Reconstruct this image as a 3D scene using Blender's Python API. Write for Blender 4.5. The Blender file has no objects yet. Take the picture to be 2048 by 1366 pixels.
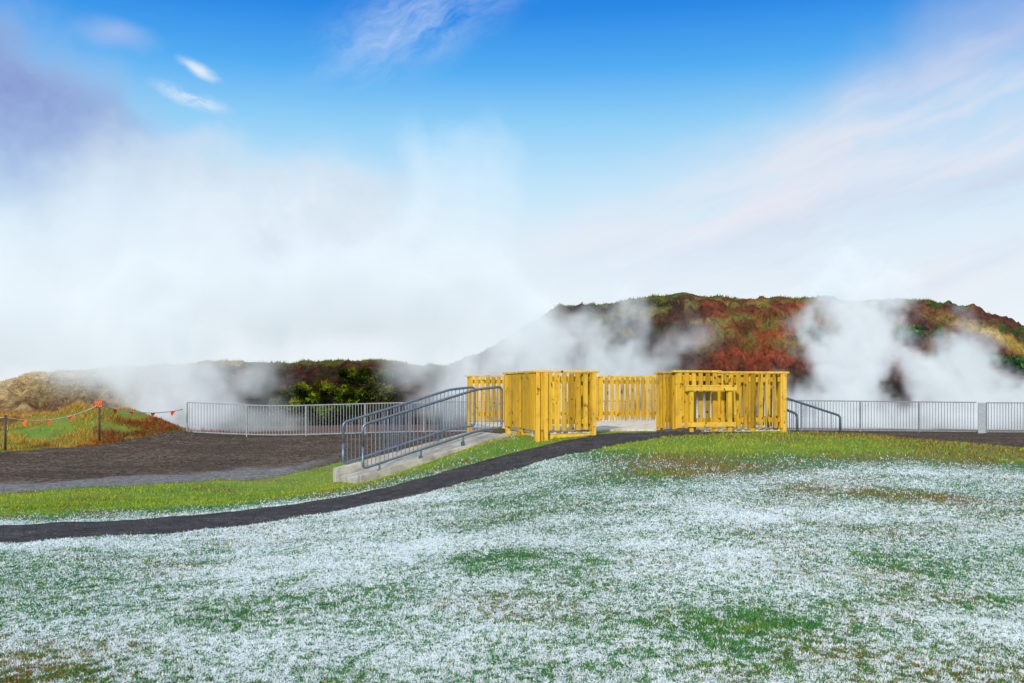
import bpy, math, random
import numpy as np
from mathutils import Vector, Matrix
random.seed(7); rng=np.random.default_rng(7)
S=bpy.context.scene
S.view_settings.view_transform='Standard'; S.view_settings.look='None'; S.view_settings.exposure=0
def lin(c):
    out=[]
    for v in c[:3]:
        v=v/255.0
        out.append(v/12.92 if v<=0.04045 else ((v+0.055)/1.055)**2.4)
    return tuple(out)
def lin4(c): return lin(c)+(1.0,)
# ---------------------------------------------------------------- noise
def vn(x,y,s=0):
    xi=np.floor(x);yi=np.floor(y);xf=x-xi;yf=y-yi
    def h(a,b):
        v=np.sin(a*127.1+b*311.7+s*74.7)*43758.5453
        return v-np.floor(v)
    u=xf*xf*(3-2*xf);w=yf*yf*(3-2*yf)
    a=h(xi,yi);b=h(xi+1,yi);c=h(xi,yi+1);d=h(xi+1,yi+1)
    return a+(b-a)*u+(c-a)*w+(a-b-c+d)*u*w
def fbm(x,y,o=4,s=0):
    t=0;a=.5;n=0
    for i in range(o):
        t=t+a*vn(x,y,s+i*3.1);n+=a;a*=.5;x=x*2.03+11.3;y=y*2.03+5.7
    return t/n
def sst(a,b,x):
    t=np.clip((x-a)/(b-a),0,1);return t*t*(3-2*t)
# ---------------------------------------------------------------- terrain
CP=[(-8,2,-.1),(0,2,0),(8,2,0),(-8,6,-.1),(0,6,0),(6,6,.02),
(-10,9,-.12),(-5,9,-.1),(0,9,.04),(4,9,.12),(9,9,.1),
(-12,12,-.15),(-6.1,11.9,-.1),(-4.4,12.9,-.09),(-2.5,12,-.03),(0,12,.13),(4,12,.3),(10,12,.2),
(-10,15,-.22),(-5,15,-.2),(-2.4,14.7,-.04),(0,15,.3),(3,15,.54),(6,15,.48),(10,15,.30),
(-7,17,-.3),(-4,17,-.25),(-.2,17,.37),(3,17,.71),(6,17,.67),(9,17,.47),(13,17,.28),
(-2.6,18.2,-.10),(-1.6,18.5,.14),(1.14,18,.58),(2.2,19,.73),(3,19,.76),(4.5,18.7,.77),(6.6,18.7,.74),(9.3,18.5,.5),(13,18.5,.22),
(.49,18.8,.63),(-.23,19.6,.62),(-1.7,19.9,.13),(2.2,19.9,.78),(4.5,20.3,.74),(7,20,.68),(10,20,.4),
(-10,20,-.35),(-6,20,-.35),(-3.6,19.6,-.36),(-1.6,21,.15),(0,22,.5),(3,22,.6),(6,22,.5),(9,22,.25),(13,22,.12),
(-4.5,23,-.33),(-2,23,-.05),(-1,26,.05),(3,26,.2),(8,26,.1),(14,26,.08),
(-14,27,-.12),(-9,27,-.25),(-5,27,-.2),
(-20,34,0),(-11,33.7,-.09),(-3.5,34,.1),(0,34,.12),(5,34,.15),(9.8,34,.158),(16,34,.09),(22,34,.05),
(-20,20,-.3),(20,18,.1),(-16,12,-.2),(16,10,.1),(-30,30,0),(30,30,0),(-30,44,0),(0,44,.1),(30,44,0),(-20,4,-.1),(20,4,0),(0,60,0)]
C=np.array(CP,float)
def phi(r2): return np.where(r2>1e-12,0.5*r2*np.log(r2+1e-12),0)
_n=len(C);_d=((C[:,None,:2]-C[None,:,:2])**2).sum(-1)
A=np.zeros((_n+3,_n+3));A[:_n,:_n]=phi(_d)+np.eye(_n)*0.05
A[:_n,_n]=1;A[:_n,_n+1:]=C[:,:2];A[_n,:_n]=1;A[_n+1:,:_n]=C[:,:2].T
WTS=np.linalg.solve(A,np.concatenate([C[:,2],[0,0,0]]))
def terrain(x,y):
    x=np.asarray(x,float);y=np.asarray(y,float)
    shp=np.broadcast(x,y).shape
    xf=np.broadcast_to(x,shp).ravel();yf=np.broadcast_to(y,shp).ravel()
    xc=np.clip(xf,-30,30);yc=np.clip(yf,1,44)
    z=np.zeros(len(xf))
    for i in range(0,len(xf),50000):
        a=xc[i:i+50000];b=yc[i:i+50000]
        d=(a[:,None]-C[None,:,0])**2+(b[:,None]-C[None,:,1])**2
        z[i:i+50000]=phi(d)@WTS[:_n]+WTS[_n]+WTS[_n+1]*a+WTS[_n+2]*b
    z+= (fbm(xf*.9,yf*.9,3,5)-.5)*.10*sst(26,16,yf) + (fbm(xf*3,yf*3,2,8)-.5)*.035*sst(26,14,yf)
    bx=xf+13.7;by=yf-33.6
    lump=.5+1.0*fbm(xf*.55,yf*.55,3,91)
    z+= (.85*np.exp(-(bx/2.2)**2-(by/1.9)**2) + .80*np.exp(-((xf+20)/5.5)**2-((yf-34)/3.2)**2))*lump
    z=np.where(yf>44,z*np.exp(-(yf-44)/40),z)
    return z.reshape(shp)
def tz(x,y): return float(terrain(np.array([x]),np.array([y]))[0])
# ---------------------------------------------------------------- helpers
def link(o): S.collection.objects.link(o);return o
def mesh_np(name,v,f,mat=None,smooth=False,cols=None,attr='Col'):
    v=np.asarray(v,np.float32);f=np.asarray(f,np.int32);k=f.shape[1]
    me=bpy.data.meshes.new(name)
    me.vertices.add(len(v));me.vertices.foreach_set('co',v.ravel())
    me.loops.add(f.size);me.loops.foreach_set('vertex_index',f.ravel())
    me.polygons.add(len(f));me.polygons.foreach_set('loop_start',np.arange(0,f.size,k,dtype=np.int32))
    me.update(calc_edges=True)
    if smooth: me.polygons.foreach_set('use_smooth',np.ones(len(f),bool))
    if cols is not None:
        a=me.color_attributes.new(attr,'FLOAT_COLOR','POINT')
        c=np.ones((len(v),4),np.float32);c[:,:3]=cols;a.data.foreach_set('color',c.ravel())
    o=link(bpy.data.objects.new(name,me))
    if mat: me.materials.append(mat)
    return o
def gridfaces(nx,ny):
    i=np.arange(nx-1)[None,:];j=np.arange(ny-1)[:,None]
    a=(j*nx+i).ravel();return np.stack([a,a+1,a+nx+1,a+nx],1)
class MB:
    def __init__(s): s.v=[];s.f=[]
    def box(s,c,sz,ax=(1,0,0),tilt=None):
        ax=Vector(ax).normalized();up=Vector((0,0,1))
        if abs(ax.z)>.9: up=Vector((0,1,0))
        side=up.cross(ax).normalized();up=ax.cross(side).normalized()
        if tilt: 
            R=Matrix.Rotation(tilt,3,side);ax=R@ax;up=R@up
        c=Vector(c);n=len(s.v)
        for a in(-.5,.5):
            for b in(-.5,.5):
                for d in(-.5,.5):
                    s.v.append(tuple(c+ax*a*sz[0]+side*b*sz[1]+up*d*sz[2]))
        for q in((0,1,3,2),(4,6,7,5),(0,4,5,1),(2,3,7,6),(0,2,6,4),(1,5,7,3)): s.f.append(tuple(n+i for i in q))
    def tube(s,pts,r,seg=8,caps=True):
        pts=[Vector(p) for p in pts];n0=len(s.v)
        for i,p in enumerate(pts):
            t=(pts[min(i+1,len(pts)-1)]-pts[max(i-1,0)]).normalized()
            ref=Vector((0,0,1)) if abs(t.z)<.9 else Vector((0.3,1,0)).normalized()
            a=t.cross(ref).normalized()
            if i>0:
                a=(pa-t*pa.dot(t)).normalized()
            pa=a;b=t.cross(a).normalized()
            for k in range(seg):
                an=2*math.pi*k/seg
                s.v.append(tuple(p+a*math.cos(an)*r+b*math.sin(an)*r))
        for i in range(len(pts)-1):
            for k in range(seg):
                q=n0+i*seg;s.f.append((q+k,q+(k+1)%seg,q+seg+(k+1)%seg,q+seg+k))
        if caps:
            s.f.append(tuple(n0+k for k in range(seg-1,-1,-1)));q=n0+(len(pts)-1)*seg
            s.f.append(tuple(q+k for k in range(seg)))
    def make(s,name,mat,bevel=0,smooth=False):
        me=bpy.data.meshes.new(name);me.from_pydata(s.v,[],s.f);me.update()
        me.materials.append(mat);o=link(bpy.data.objects.new(name,me))
        if smooth: me.polygons.foreach_set('use_smooth',[True]*len(me.polygons))
        if bevel:
            m=o.modifiers.new('bevel','BEVEL');m.width=bevel;m.segments=1
        return o
def empty(name,loc,label,cat):
    o=link(bpy.data.objects.new(name,None));o.location=loc;o['label']=label;o['category']=cat;o.empty_display_size=.2
    return o
def par(ch,p,base=None):
    ch.parent=p
    b=Vector(base if base is not None else p.location)
    ch.matrix_parent_inverse=Matrix.Translation(-b)
def thing(o,label,cat,**k):
    o['label']=label;o['category']=cat
    for a,b in k.items(): o[a]=b
# ---------------------------------------------------------------- materials
def newmat(name):
    m=bpy.data.materials.new(name);m.use_nodes=True;nt=m.node_tree;nt.nodes.clear()
    out=nt.nodes.new('ShaderNodeOutputMaterial');bs=nt.nodes.new('ShaderNodeBsdfPrincipled')
    nt.links.new(bs.outputs[0],out.inputs[0]);return m,nt,bs,out
def N(nt,t,**k):
    n=nt.nodes.new(t)
    for a,b in k.items(): setattr(n,a,b)
    return n
def noise(nt,scale,detail=6,rough=.6,vec=None,dist=0):
    n=N(nt,'ShaderNodeTexNoise');n.inputs['Scale'].default_value=scale;n.inputs['Detail'].default_value=detail
    n.inputs['Roughness'].default_value=rough;n.inputs['Distortion'].default_value=dist
    if vec is not None: nt.links.new(vec,n.inputs['Vector'])
    return n.outputs['Fac']
def mr(nt,val,a,b,c=0,d=1,smooth=False):
    n=N(nt,'ShaderNodeMapRange');n.clamp=True
    if smooth:n.interpolation_type='SMOOTHSTEP'
    for i,v in zip((1,2,3,4),(a,b,c,d)): n.inputs[i].default_value=v
    nt.links.new(val,n.inputs[0]);return n.outputs[0]
def mth(nt,op,a,b=None,c=None):
    n=N(nt,'ShaderNodeMath',operation=op)
    for i,v in enumerate((a,b,c)):
        if v is None: continue
        if isinstance(v,(int,float)): n.inputs[i].default_value=v
        else: nt.links.new(v,n.inputs[i])
    return n.outputs[0]
def mix(nt,f,a,b,bt='MIX'):
    n=N(nt,'ShaderNodeMix',data_type='RGBA',blend_type=bt)
    for s,v in ((0,f),(6,a),(7,b)):
        if isinstance(v,(int,float)): n.inputs[s].default_value=v
        elif isinstance(v,tuple): n.inputs[s].default_value=v if len(v)==4 else v+(1,)
        else: nt.links.new(v,n.inputs[s])
    return n.outputs[2]
def bump(nt,bs,h,st=.5,dist=.02):
    n=N(nt,'ShaderNodeBump');n.inputs['Strength'].default_value=st;n.inputs['Distance'].default_value=dist
    nt.links.new(h,n.inputs['Height']);nt.links.new(n.outputs[0],bs.inputs['Normal'])
def pos(nt): return N(nt,'ShaderNodeNewGeometry').outputs['Position']
def mapv(nt,vec,sc):
    n=N(nt,'ShaderNodeMapping');n.inputs['Scale'].default_value=sc;nt.links.new(vec,n.inputs[0]);return n.outputs[0]

def wood_mat(name,c1,c2,burn=False):
    m,nt,bs,_=newmat(name);p=pos(nt)
    isl=N(nt,'ShaderNodeNewGeometry').outputs['Random Per Island']
    g=noise(nt,1,4,.65,mapv(nt,p,(28,28,2.2)),1.2)
    big=noise(nt,1,2,.5,mapv(nt,p,(6.5,6.5,.35)))
    kn=noise(nt,1,2,.5,mapv(nt,p,(14,14,9)))
    col=mix(nt,mr(nt,g,.35,.7),lin4(c1),lin4(c2))
    col=mix(nt,mr(nt,big,.45,.65,0,.6),col,lin4((228,190,80)))
    col=mix(nt,mr(nt,kn,.64,.72),col,lin4((100,66,18)))
    dirt=noise(nt,2.3,3,.6,p);col=mix(nt,mr(nt,dirt,.52,.78,0,.55),col,lin4((120,100,42)))
    col=mix(nt,1.0,col,mix(nt,isl,(.58,.55,.48),(1.04,1.03,1.0)),'MULTIPLY')
    if burn:
        b=noise(nt,1,4,.7,mapv(nt,p,(9,9,.8)));col=mix(nt,mr(nt,b,.53,.62,0,.92),col,lin4((32,27,22)))
    nt.links.new(col,bs.inputs['Base Color']);bs.inputs['Roughness'].default_value=.75
    bs.inputs['Specular IOR Level'].default_value=.25
    bump(nt,bs,g,.4,.004);return m
WOOD=wood_mat('yellow_treated_wood',(214,170,36),(182,136,22))
WOODB=wood_mat('stained_treated_wood',(208,164,36),(174,130,24),True)
WOODC=wood_mat('wood_cap',(226,186,78),(200,152,44))
def metal_mat(name,c=(178,184,190),rough=.45,met=.35):
    m,nt,bs,_=newmat(name);p=pos(nt);n1=noise(nt,18,3,.6,p)
    col=mix(nt,mr(nt,n1,.35,.7),lin4(c),lin4(tuple(v*.8 for v in c)))
    nt.links.new(col,bs.inputs['Base Color']);bs.inputs['Roughness'].default_value=rough;bs.inputs['Metallic'].default_value=met
    return m
GALV=metal_mat('galvanised_steel',(146,152,158));RAILM=metal_mat('galvanised_tube',(118,134,156),.4,.55)
def conc_mat():
    m,nt,bs,_=newmat('concrete');p=pos(nt);n1=noise(nt,3,6,.65,p);n2=noise(nt,40,4,.6,p)
    col=mix(nt,mr(nt,n1,.35,.65),lin4((190,186,178)),lin4((136,130,122)))
    col=mix(nt,mr(nt,n2,.55,.75,0,.6),col,lin4((105,98,90)))
    nt.links.new(col,bs.inputs['Base Color']);bs.inputs['Roughness'].default_value=.9;bump(nt,bs,n2,.4,.01);return m
CONC=conc_mat()
def gravel_mat(name,c1,c2,c3,attr=False,snow=.68,fs=22,bd=.10):
    m,nt,bs,_=newmat(name);p=pos(nt)
    n2=noise(nt,fs,4,.8,p);n3=noise(nt,1.3,6,.8,p);n4=noise(nt,6,5,.85,p)
    tt=mth(nt,'ADD',mth(nt,'MULTIPLY',n2,.5),mth(nt,'MULTIPLY',n4,.5))
    col=mix(nt,mr(nt,tt,.44,.57),lin4(c2),lin4(c1));col=mix(nt,mr(nt,n3,.45,.58,0,.5),col,lin4(c3))
    if attr:
        a=N(nt,'ShaderNodeAttribute',attribute_name='Col');sp=N(nt,'ShaderNodeSeparateColor');nt.links.new(a.outputs['Color'],sp.inputs[0])
        col=mix(nt,mth(nt,'MULTIPLY',sp.outputs[1],.7),col,mix(nt,mr(nt,n2,.42,.58),lin4((46,37,32)),lin4((90,75,64))))
        col=mix(nt,sp.outputs[0],col,mix(nt,mr(nt,tt,.42,.58),lin4((100,97,96)),lin4((154,151,149))))
    sn=noise(nt,45,3,.8,p);sn2=noise(nt,1.5,2,.6,p)
    col=mix(nt,mr(nt,mth(nt,'ADD',sn,mth(nt,'MULTIPLY',mth(nt,'SUBTRACT',sn2,.5),.25)),snow-.02,snow+.03,0,.9),col,lin4((215,218,222)))
    nt.links.new(col,bs.inputs['Base Color']);bs.inputs['Roughness'].default_value=.95
    bs.inputs['Specular IOR Level'].default_value=.1
    bump(nt,bs,tt,1,bd);return m
GRAV=gravel_mat('dark_gravel',(138,118,102),(52,43,38),(76,64,56),True,.71,14)
PATHM=gravel_mat('path_gravel',(82,78,79),(48,45,47),(58,55,57),snow=.665,bd=.03)
# ground: attribute R=frost G=brown B=bare
def ground_mat():
    m,nt,bs,_=newmat('frosted_grass_ground');p=pos(nt)
    a=N(nt,'ShaderNodeAttribute',attribute_name='Col');sp=N(nt,'ShaderNodeSeparateColor');nt.links.new(a.outputs['Color'],sp.inputs[0])
    fr,br,ba=sp.outputs[0],sp.outputs[1],sp.outputs[2]
    n1=noise(nt,60,3,.75,p);n2=noise(nt,20,4,.8,p);n3=noise(nt,1.2,3,.6,p)
    g=mix(nt,mr(nt,n1,.35,.65),lin4((48,92,26)),lin4((120,156,40)));g=mix(nt,mr(nt,n3,.4,.65,0,.6),g,lin4((142,148,44)))
    g=mix(nt,mr(nt,fr,.05,.4,0,.85),g,mix(nt,mr(nt,n1,.35,.65),lin4((16,62,38)),lin4((60,124,72))))
    b=mix(nt,mr(nt,n1,.35,.65),lin4((84,62,34)),lin4((150,122,70)))
    col=mix(nt,mth(nt,'MULTIPLY',br,mr(nt,n2,.3,.6)),g,b)
    th=mth(nt,'SUBTRACT',1.0,fr)
    tt=mth(nt,'ADD',mth(nt,'MULTIPLY',n1,.5),mth(nt,'MULTIPLY',n2,.5))
    k=mth(nt,'SUBTRACT',tt,mth(nt,'ADD',mth(nt,'MULTIPLY',th,.30),.37))
    col=mix(nt,mr(nt,k,0,.05),col,lin4((232,241,244)))
    d=mix(nt,mr(nt,n2,.35,.65),lin4((62,46,40)),lin4((110,70,54)))
    col=mix(nt,ba,col,d)
    nt.links.new(col,bs.inputs['Base Color']);bs.inputs['Roughness'].default_value=.9
    bump(nt,bs,n1,.7,.03);return m
GROUND=ground_mat()
def vcol_mat(name,rough=.8,nscale=None,amt=.5,bumpd=0,trans=0):
    m,nt,bs,out=newmat(name);a=N(nt,'ShaderNodeAttribute',attribute_name='Col');col=a.outputs['Color']
    if nscale:
        p=pos(nt);n1=noise(nt,nscale,8,.8,p);col=mix(nt,1.0,col,mix(nt,mr(nt,n1,.38,.62),(1-amt,)*3,(1+amt,)*3),'MULTIPLY')
        n3=noise(nt,nscale*.5,7,.82,p);col=mix(nt,mr(nt,n3,.57,.64,0,.32),col,lin4((78,74,40)))
        if bumpd: bump(nt,bs,n1,1,bumpd)
    nt.links.new(col,bs.inputs['Base Color']);bs.inputs['Roughness'].default_value=rough
    bs.inputs['Specular IOR Level'].default_value=.15
    if trans:
        df=N(nt,'ShaderNodeBsdfDiffuse');nt.links.new(col,df.inputs[0])
        t=N(nt,'ShaderNodeBsdfTranslucent');nt.links.new(col,t.inputs[0]);ms=N(nt,'ShaderNodeMixShader');ms.inputs[0].default_value=trans
        nt.links.new(df.outputs[0],ms.inputs[1]);nt.links.new(t.outputs[0],ms.inputs[2]);nt.links.new(ms.outputs[0],out.inputs[0])
    return m
BLADE=vcol_mat('grass_blades',.7,trans=.3);HILLM=vcol_mat('hill_rock',.95,3.0,.60,.40);LEAF=vcol_mat('leaves',.7,trans=.2)
def plain(name,c,rough=.6):
    m,nt,bs,_=newmat(name);p=pos(nt);n=noise(nt,12,3,.6,p)
    nt.links.new(mix(nt,mr(nt,n,.35,.7),lin4(c),lin4(tuple(v*.8 for v in c))),bs.inputs['Base Color']);bs.inputs['Roughness'].default_value=rough;return m
# ---------------------------------------------------------------- path geometry
PP=np.array([(-30,9.2,.9),(-20,10.0,.9),(-12,10.7,.9),(-6.1,11.7,.9),(-4.4,12.5,.88),(-2.4,14.3,.82),(-.9,16.0,.74),(-.1,16.8,.72),(1.1,17.8,.70),(2.2,18.65,.68),(3.3,19.0,.50),(4.8,19.15,.12)])
def dense_path(n=500):
    d=np.concatenate([[0],np.cumsum(np.hypot(*np.diff(PP[:,:2],axis=0).T))]);t=np.linspace(0,d[-1],n)
    r=[np.interp(t,d,PP[:,i]) for i in range(3)]
    k=np.hanning(25);k/=k.sum()
    r=[np.convolve(np.pad(q,12,mode='reflect',reflect_type='odd'),k,'valid') for q in r]
    return np.stack(r,1)
PD=dense_path()
def path_dist(x,y):
    x=np.asarray(x).ravel();y=np.asarray(y).ravel();o=np.full(len(x),9.);sd=np.zeros(len(x))
    Q=PD[::3]
    for i in range(0,len(x),40000):
        dx=x[i:i+40000,None]-Q[None,:,0];dy=y[i:i+40000,None]-Q[None,:,1];r=np.sqrt(dx*dx+dy*dy);j=r.argmin(1);kk=np.arange(len(j))
        o[i:i+40000]=r[kk,j]-Q[j,2]
        jn=np.clip(j+1,0,len(Q)-1);jp=np.clip(j-1,0,len(Q)-1)
        tx=Q[jn,0]-Q[jp,0];ty=Q[jn,1]-Q[jp,1]
        sd[i:i+40000]=np.sign(tx*dy[kk,j]-ty*dx[kk,j])
    return o,sd
GX=[-60,-22,-14,-9.6,-7.5,-5.3,-4.4,-3,-1,5,7,10,14,22,60];GL=[14,15,16.8,18.6,20.6,22.6,25.5,26.5,27.5,26.5,23.5,21.8,20.8,20,18]
HX=[-60,-22,-16,-14,-12.4,-11.6,-10.6,60];HH=[18,22,25.5,27.5,30,32,35.5,35.5]
def glow(x): return np.interp(x,GX,GL)+ (fbm(np.asarray(x)*1.7,np.asarray(x)*0+3,3,2)-.5)*.7
def ghigh(x): return np.interp(x,HX,HH)+ (fbm(np.asarray(x)*1.3,np.asarray(x)*0+9,3,4)-.5)*.5
def zones(x,y,z):
    pd,sd=path_dist(x,y);x=x.ravel();y=y.ravel();z=z.ravel()
    zc=np.interp(x,[-5,2,6,9,14],[.62,.63,.64,.42,.2])
    n=fbm(x*.55,y*.8,4,1);n2=fbm(x*2.2,y*3.2,4,6)
    f=.635*sst(zc+.06,zc-.22,z+(n-.5)*.16)
    f=f*np.where(y>18.5,0,1)
    far=(sd>0)|(y>17.5)
    ff=.60*np.exp(-(np.clip(pd,0,9)/1.6)**2)*sst(0.8,-2.5,x)
    ff=np.where(y>25,0,ff)
    f=np.where(far,ff,f)
    f=f*(.70+.58*n)+ (n2-.5)*.36*(f>.05)
    m=0
    for (cx,cy,rx,ry,a) in ((.15,9.1,.7,.5,.3),(1.5,6.6,.6,.6,.3),(3.3,8.3,.4,.9,.25),(-3,6.1,.9,.6,.2),(3.6,7.2,.5,.4,.22),(2.4,14.4,1.2,.8,.50),(3.8,12.6,.9,.7,.3),(5,12.2,.8,.6,.3),(-1.3,8,.8,.4,.12),(-6,8,2,1,.18),(-3.2,5.2,1.4,.9,.24),(3.2,5.4,1.4,.7,.2),(5,8.5,1.2,1.2,.16)):
        m=m+a*np.exp(-((x-cx)/rx)**2-((y-cy)/ry)**2)
    f=f-m*sst(.25,.7,n2)*1.4
    f=f-.09*sst(6.5,5,y)*(y<7)
    b=.55*sst(.50,.68,fbm(x*.7+3,y*1.1,4,9))
    for (cx,cy,rx,ry) in ((2.4,14.4,1.1,.7),(2.5,15.2,.9,.5),(3.8,12.6,.8,.6),(5,12.2,.7,.5),(9,17,2.5,1.3),(7,19,2,1),(-3.4,5.6,1.2,.6)):
        b=b+.8*np.exp(-((x-cx)/rx)**2-((y-cy)/ry)**2)
    ba=sst(35,36.5,y)*1.0
    return np.clip(f,0,1),np.clip(b,0,1),ba,pd,sd
def axis(a,b,core,step,far):
    c=np.arange(core[0],core[1]+1e-6,step);l=[];v=core[0];s=step
    while v>a: s*=1.16;v-=s;l.append(v)
    r=[];v=core[1];s=step
    while v<b: s*=1.16;v+=s;r.append(v)
    return np.array(l[::-1]+list(c)+r)
xs=axis(-900,900,(-12,12),.12,0);ys=axis(-60,1500,(2,24),.12,0)
ys=np.unique(np.round(np.concatenate([ys[ys<24.1],np.arange(24.3,44,.3),axis(44,1500,(44,45),.5,0)[axis(44,1500,(44,45),.5,0)>=44]]),4))
xs=np.unique(np.round(np.concatenate([axis(-900,-24,(-25,-24),.5,0)[axis(-900,-24,(-25,-24),.5,0)<=-24],np.arange(-23.7,-12,.3),np.arange(-12,12.01,.12),np.arange(12.3,24,.3),axis(24,900,(24,25),.5,0)[axis(24,900,(24,25),.5,0)>=24]]),4))
X,Y=np.meshgrid(xs,ys);Z=terrain(X,Y)
f,b,ba,pd,sd=zones(X,Y,Z)
Zs=Z-(sst(.02,-.12,pd)*.02).reshape(Z.shape)
g=mesh_np('ground',np.stack([X.ravel(),Y.ravel(),Zs.ravel()],1),gridfaces(len(xs),len(ys)),GROUND,True,np.stack([f,b,ba],1))
g['kind']='structure'
# path
nv=15;tang=np.gradient(PD[:,:2],axis=0);tang/=np.linalg.norm(tang,axis=1)[:,None];nrm=np.stack([-tang[:,1],tang[:,0]],1)
s_=np.linspace(-1,1,nv);L=np.arange(len(PD))
wl=PD[:,2]*(1+.05*(fbm(L*.12,L*0,3,3)-.5)*2);wr=PD[:,2]*(1+.05*(fbm(L*.12,L*0+7,3,3)-.5)*2)
V=[]
for i in range(len(PD)):
    w=np.where(s_>0,wl[i],wr[i])*s_;V.append(PD[i,:2]+nrm[i]*w[:,None])
V=np.concatenate(V);vz=terrain(V[:,0],V[:,1])+np.tile(.018-.012*np.abs(s_)**4,len(PD))
o=mesh_np('path',np.column_stack([V,vz]),gridfaces(nv,len(PD)),PATHM,True);o['kind']='structure'
# gravel yard
gx=np.arange(-40,40,.12);lo=glow(gx);hi=ghigh(gx);hi=np.maximum(hi,lo+.02)
t=np.linspace(0,1,110)
ep=(sst(0,.06,t)*sst(1,.95,t))[:,None]
GXX=np.tile(gx,(110,1));GYY=lo[None,:]+(hi-lo)[None,:]*t[:,None];GZ=terrain(GXX,GYY)+.006+.03*ep+(fbm(GXX*2.2,GYY*2.2,3,88)-.5)*.09*ep
dl=(GYY-lo[None,:])
lt=sst(3.2,1.8,dl+(fbm(GXX*.8,GYY*2,3,3)-.5)*1.2)*sst(-4.2,-5.5,GXX);dk=.7*sst(.45,.6,fbm(GXX*.5,GYY*1.5,4,12))
o=mesh_np('gravel_yard',np.stack([GXX.ravel(),GYY.ravel(),GZ.ravel()],1),gridfaces(len(gx),110),GRAV,True,np.stack([lt.ravel(),dk.ravel(),dk.ravel()*0],1));o['kind']='structure'
# ---------------------------------------------------------------- blades
def blades(name,x,y,z,h,w,lean,cols,mat=BLADE):
    n=len(x);a=rng.uniform(0,2*np.pi,n);la=rng.uniform(0,2*np.pi,n);l=lean*rng.uniform(.3,1,n)
    dx=np.cos(a)*w*.5;dy=np.sin(a)*w*.5
    v=np.empty((n,3,3),np.float32)
    v[:,0]=np.stack([x-dx,y-dy,z-.003],1);v[:,1]=np.stack([x+dx,y+dy,z-.003],1)
    v[:,2]=np.stack([x+np.cos(la)*l*h,y+np.sin(la)*l*h,z+h*np.sqrt(np.clip(1-l*l,.03,1))],1)
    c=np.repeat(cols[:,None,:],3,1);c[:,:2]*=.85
    return mesh_np(name,v.reshape(-1,3),np.arange(n*3).reshape(-1,3),mat,False,c.reshape(-1,3))
n=640000
yy=1/rng.uniform(1/27.,1/4.3,n);xx=rng.uniform(-.66,.66,n)*yy+rng.normal(0,.1,n)
pdv,sdv=path_dist(xx,yy)
keep=(pdv+ (rng.random(n)-.5)*.06>0)&(yy<glow(xx)+np.abs(rng.normal(0,.25,n)))
dx=xx-.49;dy=yy-18.8;lt_=dx*.966+dy*.259;ld=-dx*.259+dy*.966
keep&=~((lt_>.05)&(lt_<5.2)&(ld>.15))
keep&=~((yy>19)&(xx>-.3)&(xx<5.6)&(yy>20.3))
xx=xx[keep];yy=yy[keep];zz=terrain(xx,yy)
f,b,ba,pdv,sdv=zones(xx,yy,zz);n=len(xx)
cl=sst(.25,.75,fbm(xx*22,yy*16,2,15))
v_=.52*cl+.48*rng.random(n)
white=v_<(f*1.05+.02)*(f>.02)
gA=np.array(lin((66,128,26)));gB=np.array(lin((176,202,48)));gC=np.array(lin((206,190,70)));gT=np.array(lin((34,132,84)));bR=np.array(lin((142,104,52)));Wt=np.array(lin((246,252,254)))
r=rng.random(n)[:,None]
isfr=sst(.05,.35,f)[:,None]
tone=sst(.35,.65,fbm(xx*1.1,yy*1.6,3,31))[:,None]
col=(gA*(1-r)+gB*r)*(1-isfr*.8)+(gT*(.35+1.1*r))*isfr*.8
col=col*(1-.35*tone*(1-isfr))+gC*(.35*tone*(1-isfr))
isb=(rng.random(n)<b*.8)[:,None];col=np.where(isb,bR*(.5+.9*r),col)
yl=(rng.random(n)<.08)[:,None];col=np.where(yl,gC*(.7+.4*r),col)
col=np.where(white[:,None],Wt*(.78+.22*r),col)
sc=np.sqrt(yy/6)
h=rng.uniform(.010,.025,n)*sc*(1-.2*white)*(1+.35*sst(.4,.1,f)*(yy<20));w=rng.uniform(.005,.011,n)*sc*sc**.3
o=blades('grass',xx,yy,zz,h,w,.97,col);thing(o,'short frosted grass covering the mound','grass',kind='stuff')
# distinct tufts
TX=[];TY=[];TH=[];TC=[]
for i in range(300):
    if i<30: cx,cy=rng.normal(1.45,.36),rng.normal(6.6,.4)
    elif i<50: cx,cy=rng.normal(.15,.4),rng.normal(9.1,.4)
    else:
        cy=1/rng.uniform(1/15,1/4.8);cx=rng.uniform(-.6,.6)*cy
    if path_dist(np.array([cx]),np.array([cy]))[0][0]<.2: continue
    m_=int(rng.integers(15,60));r_=rng.uniform(.03,.10)
    TX.append(rng.normal(cx,r_,m_));TY.append(rng.normal(cy,r_,m_));TH.append(rng.uniform(.02,.055,m_)*(1.2 if i<50 else .75))
    q=rng.random((m_,1));TC.append(np.array(lin((30,104,50)))*(1-q)+np.array(lin((104,160,72)))*q)
TX=np.concatenate(TX);TY=np.concatenate(TY)
o=blades('grass_tufts',TX,TY,terrain(TX,TY),np.concatenate(TH),np.full(len(TX),.007),.85,np.concatenate(TC));thing(o,'small green grass tufts poking through the frost','grass',kind='stuff')
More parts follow.
